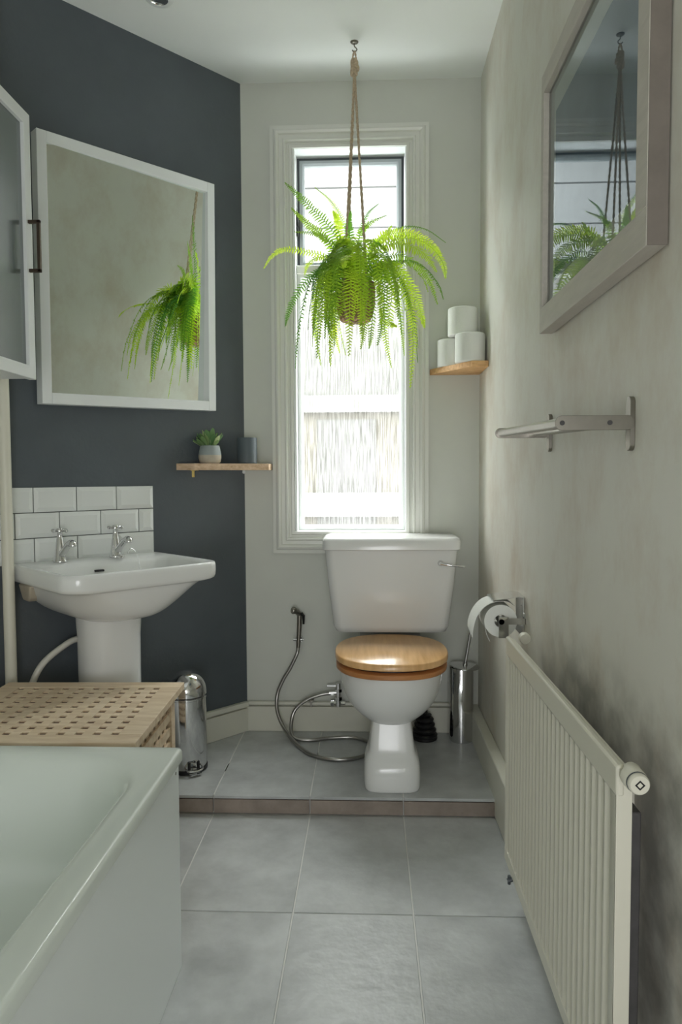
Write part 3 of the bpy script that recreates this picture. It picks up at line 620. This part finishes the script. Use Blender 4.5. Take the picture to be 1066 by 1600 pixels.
obj('drain_valve', MB().cyl((rx-.010, 1.74, .098), (rx+.012, 1.74, .108), .006, n=8).cyl((rx-.006, 1.74, .09), (rx-.006, 1.74, .112), .004, n=8), M['gasket'], rd)

# ------------------------------------------------------------------ towel rail
tl = thing('towel_rail', (.38, 1.47, 1.20), 'brushed steel double towel rail on the right wall', 'towel rail')
def stadium(y, z, hz__, r, n=10):
    return [(y+r*math.cos(a), z+(hz__-r if math.sin(a) >= 0 else -(hz__-r))+r*math.sin(a)) for a in [math.pi*2*(i+.5)/(2*n) for i in range(2*n)]]
for k, (y, z) in enumerate(((1.214, 1.2065), (1.748, 1.2235))):
    s_ = stadium(y, z, .046, .0115)
    obj('wall_plate', MB().loft([[Vector((x, a, b)) for a, b in s_] for x in (xR, xR-.0085)]), M['steel'], tl, smooth=30, bev=.001)
    ys = y-.0145 if k == 0 else y+.0105
    ps = stadium(.3745, z+.001, .066, .0125)
    arm = MB().loft([[Vector((.3785-(b-(z+.001)), yq, z+.001+(a-.3745))) for a, b in ps] for yq in (ys, ys+.004)])
    ao = obj('arm', arm, M['steel'], tl, smooth=30, bev=.0006)
    if k == 0:
        for x in (.3245, .4035):
            obj('screw', MB().cyl((x, ys-.0012, z+.001), (x, ys+.001, z+.001), .0042, n=14).cyl((x, ys-.0016, z+.001), (x, ys-.001, z+.001), .0018, n=6), M['raddark'], ao, label='dark screw head')
for x, r in ((.3265, .0095), (.4015, .0095)):
    obj('rail', MB().cyl((x, 1.203, 1.2075), (x, 1.758, 1.2245), r, n=20), M['steel'], tl)

# ------------------------------------------------------------------ picture on the right wall
pf = thing('picture_frame', (.43, 1.39, 1.46), 'whitewashed wooden picture frame on the right wall', 'picture')
xf = .413
pT = lambda u, v, w: Vector((xf+w, u, v))
py0, py1, pz0, pz1 = 1.082, 1.738, 1.461, 2.063
sw_ = .046
for nm_, b in (('frame_rail', ((py0, pz0, 0), (py1, pz0+.058, xR-xf-.003))), ('frame_rail', ((py0, pz1-.046, 0), (py1, pz1, xR-xf-.003))),
               ('frame_stile', ((py0, pz0+.058, 0), (py0+sw_, pz1-.046, xR-xf-.003))), ('frame_stile', ((py1-.022, pz0+.058, 0), (py1, pz1-.046, xR-xf-.003)))):
    obj(nm_, MB().box(*b, T=pT), M['washed'], pf, bev=.0012)
iy0, iy1, iz0, iz1 = py0+sw_, py1-.022, pz0+.058, pz1-.046
obj('mount', MB().box((iy0, iz0, .018), (iy1, iz1, .020), T=pT), M['mat'], pf, smooth=0)
obj('print', MB().box((iy0+.045, iz0+.05, .0175), (iy1-.045, iz1-.065, .0185), T=pT), M['print'], pf, smooth=0)
go = obj('glass', MB().add([pT(iy0, iz0, .013), pT(iy0, iz1, .013), pT(iy1, iz1, .013), pT(iy1, iz0, .013)], [(0, 1, 2, 3)]), M['picglass'], pf, smooth=0)
if go.data.polygons[0].normal.x > 0: go.data.flip_normals()
obj('frame_edge_shade', MB().box((xf+.001, py0-.0015, pz0), (xR-.003, py0, pz1)), M['washshade'], pf, label='near outer edge of the frame with shade painted in')  # thin strip painting shade on the side turned away from the window

# ------------------------------------------------------------------ bath
bt = thing('bath', (-.8, .69, 0), 'white bathtub with smooth side panel in the left foreground', 'bathtub')
bx0, bx1, by0, by1, bz = xW+.003, -.424, -.16, 1.556, .508
def bring(x0, x1, y0, y1, z, r, k=8):
    return [Vector((x, y, z)) for x, y in rrect((x0+x1)/2, (y0+y1)/2, (x1-x0)/2, (y1-y0)/2, r, k)]
B = [bring(bx0, bx1, by0, by1, bz-.028, .012), bring(bx0, bx1, by0, by1, bz-.008, .012), bring(bx0+.003, bx1-.003, by0+.003, by1-.003, bz-.002, .012), bring(bx0+.010, bx1-.010, by0+.01, by1-.01, bz, .012),
     bring(bx0+.055, bx1-.045, by0+.06, by1-.050, bz-.0005, .16), bring(bx0+.062, bx1-.054, by0+.066, by1-.058, bz-.003, .158), bring(bx0+.069, bx1-.062, by0+.073, by1-.066, bz-.009, .155), bring(bx0+.075, bx1-.069, by0+.080, by1-.073, bz-.019, .152), bring(bx0+.080, bx1-.075, by0+.088, by1-.079, bz-.034, .15), bring(bx0+.084, bx1-.080, by0+.097, by1-.086, bz-.060, .15),
     bring(bx0+.09, bx1-.085, by0+.14, by1-.11, bz-.20, .15), bring(bx0+.12, bx1-.115, by0+.22, by1-.17, bz-.36, .14), bring(bx0+.17, bx1-.16, by0+.30, by1-.24, bz-.405, .12), bring(bx0+.25, bx1-.25, by0+.5, by1-.5, bz-.41, .08)]
obj('tub', MB().loft(B, cap0=False), M['enamel'], bt, smooth=50)
obj('side_panel', MB().box((-.437, by0+.01, .001), (-.431, 1.541, bz-.02)), M['panel'], bt, bev=.002)
obj('end_panel', MB().box((xW+.003, 1.535, .001), (-.437, 1.541, bz-.02)), M['panel'], bt)
obj('panel_screw', MB().cyl((-.4315, 1.515, .462), (-.430, 1.515, .462), .0035, n=10), M['steel'], bt)

# ------------------------------------------------------------------ slatted hamper
hx0, hx1, hy0, hy1, hz0 = -1.080, -.549, 1.575, 2.055, .505
hb = thing('laundry_hamper', ((hx0+hx1)/2, (hy0+hy1)/2, 0), 'slatted wooden laundry box with lattice lid between bath and basin', 'laundry box')
HA = math.radians(1.5); hc = Vector(((hx0+hx1)/2, (hy0+hy1)/2, 0))
def hT(x, y, z):
    d = Vector((x, y, 0))-hc; return hc+Vector((d.x*math.cos(HA)-d.y*math.sin(HA), d.x*math.sin(HA)+d.y*math.cos(HA), z))
w1, w2 = .058, .052; t = .020
for b in (((hx0, hy0, hz0-t), (hx1, hy0+w2, hz0)), ((hx0, hy1-w2, hz0-t), (hx1, hy1, hz0)), ((hx0, hy0+w2, hz0-t), (hx0+w1, hy1-w2, hz0)), ((hx1-w1, hy0+w2, hz0-t), (hx1, hy1-w2, hz0))):
    obj('lid_board', MB().box(*b, T=hT), M['acacia'], hb, bev=.0015)
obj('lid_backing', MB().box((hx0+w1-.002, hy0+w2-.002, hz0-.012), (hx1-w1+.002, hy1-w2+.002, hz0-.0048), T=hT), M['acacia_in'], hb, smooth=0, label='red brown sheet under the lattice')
nh = 10; gx = (hx1-hx0-2*w1)/(nh+ (nh-1)*1.35); sx_ = gx*1.35; gy = (hy1-hy0-2*w2)/(nh+(nh-1)*1.35); sy_ = gy*1.35
for i in range(nh-1):
    a = hx0+w1+gx+i*(gx+sx_); obj('lid_slat', MB().box((a, hy0+w2, hz0-.010), (a+sx_, hy1-w2, hz0-.0008), T=hT), M['acacia'], hb, smooth=0)
    a = hy0+w2+gy+i*(gy+sy_); obj('lid_slat', MB().box((hx0+w1, a, hz0-.0105), (hx1-w1, a+sy_, hz0-.0014), T=hT), M['acacia'], hb, smooth=0)
ip = .024; px0, px1, py0_, py1_ = hx0+ip, hx1-ip, hy0+ip, hy1-ip; pw = .038; ztop = hz0-t
for x in (px0, px1-pw):
    for y in (py0_, py1_-pw): obj('corner_post', MB().box((x, y, 0), (x+pw, y+pw, ztop), T=hT), M['acacia'], hb, bev=.0015)
def side(fixed, along0, along1, isx):
    def bb(a0, a1, z0, z1, d0, d1):
        return MB().box((a0, fixed+d0, z0), (a1, fixed+d1, z1), T=hT) if isx else MB().box((fixed+d0, a0, z0), (fixed+d1, a1, z1), T=hT)
    obj('side_rail', bb(along0, along1, ztop-.035, ztop, 0, .016), M['acacia'], hb, smooth=0)
    obj('side_rail', bb(along0, along1, .05, .09, 0, .016), M['acacia'], hb, smooth=0)
    L_ = along1-along0; g = L_/(9+8*1.35) if True else 0; s_ = g*1.35
    for i in range(8):
        a = along0+g+i*(g+s_); obj('side_slat', bb(a, a+s_, .09, ztop-.035, .001, .008), M['acacia'], hb, smooth=0)
    zz = ztop-.035-g
    while zz-s_ > .1:
        obj('side_slat', bb(along0, along1, zz-s_, zz, .008, .015), M['acacia'], hb, smooth=0); zz -= g+s_
side(px1-.020, py0_+pw, py1_-pw, False); side(px0+.004, py0_+pw, py1_-pw, False); side(py0_+.004, px0+pw, px1-pw, True); side(py1_-.020, px0+pw, px1-pw, True)
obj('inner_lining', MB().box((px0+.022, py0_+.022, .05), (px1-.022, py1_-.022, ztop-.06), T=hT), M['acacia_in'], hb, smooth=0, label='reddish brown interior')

# ------------------------------------------------------------------ pedal bin
bnx, bny = -.664, 2.487
bn = thing('pedal_bin', (bnx, bny, zP), 'small domed chrome pedal bin beside the basin pedestal', 'bin')
obj('body', MB().lathe([(.069, .012), (.0715, .016), (.0715, .262), (.069, .264)], (bnx, bny, zP), n=48), M['chrome'], bn)
obj('rim_band', MB().lathe([(.0715, .262), (.0735, .264), (.0735, .269), (.070, .271)], (bnx, bny, zP), n=48), M['chrome'], bn)
dome = [(.070, .274), (.0735, .276)]+[(.0735*math.cos(a), .285+.075*math.sin(a)) for a in [math.radians(q_) for q_ in range(0, 90, 7)]]+[(.002, .360)]
obj('dome_lid', MB().lathe(dome, (bnx, bny, zP), n=48), M['chrome'], bn)
obj('base_ring', MB().lathe([(.070, .0005), (.0735, .003), (.0735, .014), (.070, .016)], (bnx, bny, zP), n=48), M['black'], bn)
pdir = Vector((.55, -.83, 0)).normalized(); ps_ = Vector((-pdir.y, pdir.x, 0)); b0 = Vector((bnx, bny, zP))
obj('pedal_recess', MB().loft([[b0+pdir*o+ps_*a+Vector((0, 0, z)) for a, z in ((-.022, .018), (.022, .018), (.022, .045), (-.022, .045))] for o in (.060, .0705)]), M['black'], bn)
pp = [b0+pdir*.066+ps_*-.03+Vector((0, 0, .028)), b0+pdir*.088+ps_*-.026+Vector((0, 0, .022)), b0+pdir*.094+Vector((0, 0, .020)), b0+pdir*.088+ps_*.026+Vector((0, 0, .022)), b0+pdir*.066+ps_*.03+Vector((0, 0, .028))]
obj('pedal', MB().tube(spline(pp, 16), .0035, 8).loft([[b0+pdir*o+ps_*a+Vector((0, 0, z)) for a, z in ((-.02, .006), (.02, .006), (.02, .010), (-.02, .010))] for o in (.066, .096)]), M['chrome'], bn)

# ------------------------------------------------------------------ hanging fern
PX, PY = -.048, 2.625
hg = thing('plant_hanger', (PX, PY, 1.69), 'knotted jute rope hanger suspended from the ceiling before the window', 'plant hanger')
obj('ceiling_hook', MB().tube(spline([(PX, PY, zC-.0005), (PX, PY, zC-.015), (PX+.009, PY, zC-.026), (PX, PY, zC-.036), (PX-.008, PY, zC-.028)], 14), .0022, 8).lathe([(.015, -.0005), (.012, -.004), (.003, -.006)], (PX, PY, zC), n=18), M['steel'], hg)
def rope(pts, r, turns=None):
    mb = MB(); L_ = sum((pts[i+1]-pts[i]).length for i in range(len(pts)-1)); n = max(8, int(L_/.0035)); P = spline(pts, n)
    for ph in (0, math.pi):
        q_ = []
        for i, p in enumerate(P):
            tt = (P[min(i+1, n)]-P[max(i-1, 0)]).normalized(); a = tt.orthogonal().normalized(); b = tt.cross(a); an = ph+i*.0035/.010*math.pi
            q_.append(p+(a*math.cos(an)+b*math.sin(an))*r*.55)
        mb.tube(q_, r*.62, 6)
    return mb
kz = 2.615
kn = MB()
for (dx, dy, dz, R_) in ((0, 0, 0, .013), (.002, .001, -.017, .015), (-.002, 0, -.034, .012)):
    for ph in range(3):
        ring = [Vector((PX+dx+R_*.75*math.cos(a+ph), PY+dy+R_*.75*math.sin(a+ph), kz+dz+.008*math.sin(2*a+ph))) for a in [2*math.pi*i/16 for i in range(17)]]
        kn.tube(ring, .0048, 7)
obj('knot', kn, M['jute'], hg)
obj('rope_loop', rope([Vector((PX-.004, PY, kz)), Vector((PX-.006, PY, kz+.018)), Vector((PX, PY, zC-.033)), Vector((PX+.006, PY, kz+.018)), Vector((PX+.004, PY, kz))], .0032), M['jute'], hg)
RR = .0765
for k, (ax, ay) in enumerate(((-.52, -.85), (.56, -.83), (.62, .78), (-.45, .89))):
    e = Vector((PX+ax*RR*.95, PY+ay*RR*.95, 1.825)); m_ = Vector((PX+ax*.006, PY+ay*.006, 2.52))
    obj('rope', rope([Vector((PX+ax*.004, PY+ay*.004, kz-.03)), m_, m_.lerp(e, .5), e, Vector((PX+ax*RR, PY+ay*RR, 1.76)), Vector((PX+ax*RR*.72, PY+ay*RR*.72, 1.692)), Vector((PX+ax*.006, PY+ay*.006, 1.684))], .0042), M['jute'], hg)
fn = thing('hanging_fern', (PX, PY, 1.688), 'lush bright green fern in a woven pot hanging before the window', 'plant')
wp = []
for i in range(28):
    z = i/27; r = .052+.021*min(1, z*2.2)**.6; wp.append((r+(.0012 if i % 2 else -.0008), 1.690+.135*z))
obj('pot', MB().lathe([(.03, 1.688)]+wp+[(.066, 1.826), (.066, 1.80)], (PX, PY, 0), n=40), M['basket'], fn)
obj('soil', MB().lathe([(.064, 1.806), (.05, 1.816), (.01, 1.82)], (PX, PY, 0), n=24), M['soil'], fn)
rf = random.Random(11)
def frond(pts, width, nrm, dens=.0098, wide=.0046):
    pts = [Vector(p) for p in pts]; L_ = sum((pts[i+1]-pts[i]).length for i in range(len(pts)-1)); n = max(16, int(L_/dens)); P = spline(pts, n); mb = MB(); nrm = Vector(nrm).normalized()
    mb.tube(P[::2]+([P[-1]] if n % 2 else []), .0011, 4)
    u_start = .10
    for i in range(1, n):
        u = i/n
        if u < u_start: continue
        tt = (P[min(i+1, n)]-P[max(i-1, 0)]).normalized(); s_ = tt.cross(nrm)
        if s_.length < .1: s_ = tt.orthogonal()
        s_.normalize(); nn = s_.cross(tt).normalized()
        k = min(1, ((u-u_start)/.22+.25))**.8*(1-max(0, (u-.35)/.65)**1.6*(1-.12))
        for sd in (-1, 1):
            ln_ = width*1.28*k*rf.uniform(.86, 1.08); w = wide*(.65+.35*k)
            d = (s_*sd+tt*rf.uniform(.22, .42)+nn*rf.uniform(-.35, .12)).normalized(); b = P[i]+tt*(dens*.4 if sd > 0 else 0)
            ww = tt*w; dr = Vector((0, 0, -1))*ln_*.14
            v = [b-ww*.55, b+ww*.7, b+d*ln_*.55+ww*.75+dr*.3, b+d*ln_*.55-ww*.55+dr*.3, b+d*ln_+dr]
            mb.add(v, [(0, 1, 2, 3), (3, 2, 4)])
    return obj('frond', mb, M['fern'], fn, smooth=0)
FR = [([(-0.055, 2.64, 1.812), (-0.118, 2.62, 1.996), (-0.223, 2.62, 2.117), (-0.305, 2.62, 2.195)], 0.024),
    ([(-0.059, 2.64, 1.812), (-0.141, 2.613, 1.971), (-0.218, 2.607, 2.039), (-0.28, 2.6, 2.095)], 0.02),
    ([(-0.053, 2.64, 1.812), (-0.085, 2.687, 2.041), (-0.133, 2.693, 2.143), (-0.201, 2.7, 2.208)], 0.012),
    ([(-0.062, 2.64, 1.812), (-0.129, 2.587, 1.951), (-0.185, 2.573, 1.991), (-0.265, 2.56, 1.996)], 0.016),
    ([(-0.062, 2.64, 1.812), (-0.142, 2.616, 1.914), (-0.224, 2.612, 1.94), (-0.305, 2.608, 1.952), (-0.352, 2.604, 1.926), (-0.383, 2.6, 1.879)], 0.016),
    ([(-0.058, 2.64, 1.812), (-0.139, 2.564, 1.86), (-0.207, 2.548, 1.834), (-0.259, 2.532, 1.763), (-0.285, 2.516, 1.697), (-0.293, 2.5, 1.649)], 0.018),
    ([(-0.059, 2.64, 1.812), (-0.155, 2.638, 1.875), (-0.194, 2.645, 1.795), (-0.198, 2.652, 1.668), (-0.178, 2.66, 1.534)], 0.017),
    ([(-0.055, 2.64, 1.812), (-0.129, 2.595, 1.862), (-0.158, 2.59, 1.781), (-0.153, 2.585, 1.688), (-0.128, 2.58, 1.617)], 0.017),
    ([(-0.056, 2.64, 1.812), (-0.113, 2.645, 1.864), (-0.133, 2.65, 1.749), (-0.124, 2.655, 1.655), (-0.108, 2.66, 1.58)], 0.017),
    ([(-0.051, 2.64, 1.812), (-0.081, 2.547, 1.814), (-0.086, 2.533, 1.743), (-0.111, 2.52, 1.668)], 0.022),
    ([(-0.051, 2.64, 1.812), (-0.039, 2.495, 1.832), (-0.013, 2.47, 1.748), (-0.013, 2.445, 1.634), (-0.026, 2.42, 1.551)], 0.022),
    ([(-0.051, 2.64, 1.812), (-0.053, 2.517, 1.838), (-0.044, 2.493, 1.755), (-0.053, 2.47, 1.661)], 0.02),
    ([(-0.048, 2.64, 1.812), (0.021, 2.52, 1.86), (0.054, 2.5, 1.777), (0.049, 2.48, 1.662), (0.031, 2.46, 1.57)], 0.026),
    ([(-0.048, 2.64, 1.812), (0.033, 2.545, 1.874), (0.082, 2.53, 1.784), (0.072, 2.515, 1.669), (0.099, 2.5, 1.644)], 0.028),
    ([(-0.048, 2.64, 1.812), (0.021, 2.57, 1.852), (0.051, 2.56, 1.725), (0.062, 2.55, 1.609), (0.082, 2.54, 1.505)], 0.018),
    ([(-0.044, 2.64, 1.812), (0.078, 2.54, 1.876), (0.14, 2.52, 1.759), (0.157, 2.5, 1.599), (0.145, 2.48, 1.425)], 0.026),
    ([(-0.044, 2.64, 1.812), (0.08, 2.59, 1.887), (0.16, 2.58, 1.796), (0.189, 2.57, 1.703), (0.202, 2.56, 1.65)], 0.022),
    ([(-0.044, 2.64, 1.812), (0.056, 2.584, 1.947), (0.147, 2.568, 1.969), (0.219, 2.552, 1.934), (0.263, 2.536, 1.872), (0.272, 2.52, 1.812)], 0.026),
    ([(-0.044, 2.64, 1.812), (0.044, 2.525, 1.921), (0.132, 2.5, 1.921), (0.197, 2.475, 1.881), (0.234, 2.45, 1.815)], 0.028),
    ([(-0.044, 2.64, 1.812), (0.033, 2.592, 1.966), (0.102, 2.584, 1.993), (0.171, 2.576, 1.985), (0.234, 2.568, 1.941), (0.261, 2.56, 1.902)], 0.024),
    ([(-0.045, 2.64, 1.812), (0.058, 2.665, 1.996), (0.13, 2.67, 2.043), (0.213, 2.675, 2.036), (0.289, 2.68, 1.987)], 0.009),
    ([(-0.044, 2.64, 1.812), (0.079, 2.56, 1.905), (0.168, 2.54, 1.871), (0.216, 2.52, 1.802), (0.242, 2.5, 1.717)], 0.02),
    ([(-0.05, 2.64, 1.812), (-0.036, 2.633, 1.987), (-0.001, 2.627, 2.042), (0.067, 2.62, 2.07)], 0.016),
    ([(-0.05, 2.64, 1.812), (-0.032, 2.68, 2.014), (-0.003, 2.68, 2.096), (0.04, 2.68, 2.135)], 0.011),
    ([(-0.055, 2.64, 1.812), (-0.102, 2.633, 1.977), (-0.111, 2.627, 2.056), (-0.129, 2.62, 2.088)], 0.02),
    ([(-0.052, 2.64, 1.812), (-0.064, 2.607, 1.968), (-0.07, 2.593, 2.032), (-0.063, 2.58, 2.072)], 0.018),
    ([(-0.055, 2.64, 1.812), (-0.11, 2.59, 1.895), (-0.175, 2.58, 1.911), (-0.216, 2.57, 1.886), (-0.229, 2.56, 1.842)], 0.016),
    ([(-0.048, 2.64, 1.812), (-0.001, 2.613, 1.946), (0.052, 2.607, 1.984), (0.085, 2.6, 2.026)], 0.02),
    ([(-0.048, 2.64, 1.812), (-0.013, 2.537, 1.837), (0.014, 2.525, 1.739), (0.009, 2.512, 1.625), (0.002, 2.5, 1.567)], 0.018),
    ([(-0.045, 2.64, 1.812), (0.057, 2.615, 1.865), (0.108, 2.61, 1.759), (0.122, 2.605, 1.642), (0.131, 2.6, 1.558)], 0.014),
    ([(-0.052, 2.64, 1.812), (-0.098, 2.683, 1.827), (-0.111, 2.687, 1.709), (-0.087, 2.69, 1.578)], 0.01)]
for pts, w in FR:
    frond(pts, w, (rf.uniform(-.25, .25), -1, rf.uniform(.1, .6)), wide=min(.0054 if pts[-1][2] > 1.84 and -.3 < pts[-1][0] < .12 else .0044, w*.26))
for i in range(58):                                                # fronds arching out into the room
    a = math.radians(rf.choice([rf.uniform(200, 250), rf.uniform(290, 340), rf.uniform(240, 300), rf.uniform(180, 200), rf.uniform(340, 360)])); ca, sa = math.cos(a), math.sin(a)
    reach = rf.uniform(.10, .34)*(1 if sa < -.5 else .6)*(.72 if ca < -.45 else 1); rise = rf.uniform(.02, .16)*(1.1-reach*1.6); drop = rf.uniform(.02, .34) if reach > .16 else rf.uniform(-.05, .26)
    p0 = Vector((PX+ca*.03, PY+sa*.03, 1.815)); f = lambda t_, z: Vector((PX+ca*(.03+reach*t_), PY+sa*(.03+reach*t_), z))
    frond([p0, f(.35, 1.83+rise), f(.7, 1.84+rise*.75-drop*.18), f(.93, 1.83+rise*.2-drop*.6), f(1.0, 1.82-drop)], rf.uniform(.020, .030), (ca*.75+rf.uniform(-.4, .4), sa*.75+rf.uniform(-.2, .2), rf.uniform(.3, 1)))
for i in range(12):                                                # short upright young fronds
    a = rf.uniform(0, 6.28); ca, sa = math.cos(a), math.sin(a); hgt = rf.uniform(.08, .17); rr = rf.uniform(.04, .13)
    if sa > 0: rr *= .6
    frond([Vector((PX+ca*.02, PY+sa*.02, 1.815)), Vector((PX+ca*rr*.4, PY+sa*rr*.4, 1.82+hgt*.6)), Vector((PX+ca*rr, PY+sa*rr, 1.82+hgt))], rf.uniform(.014, .022), (ca*.4, -1, .3))
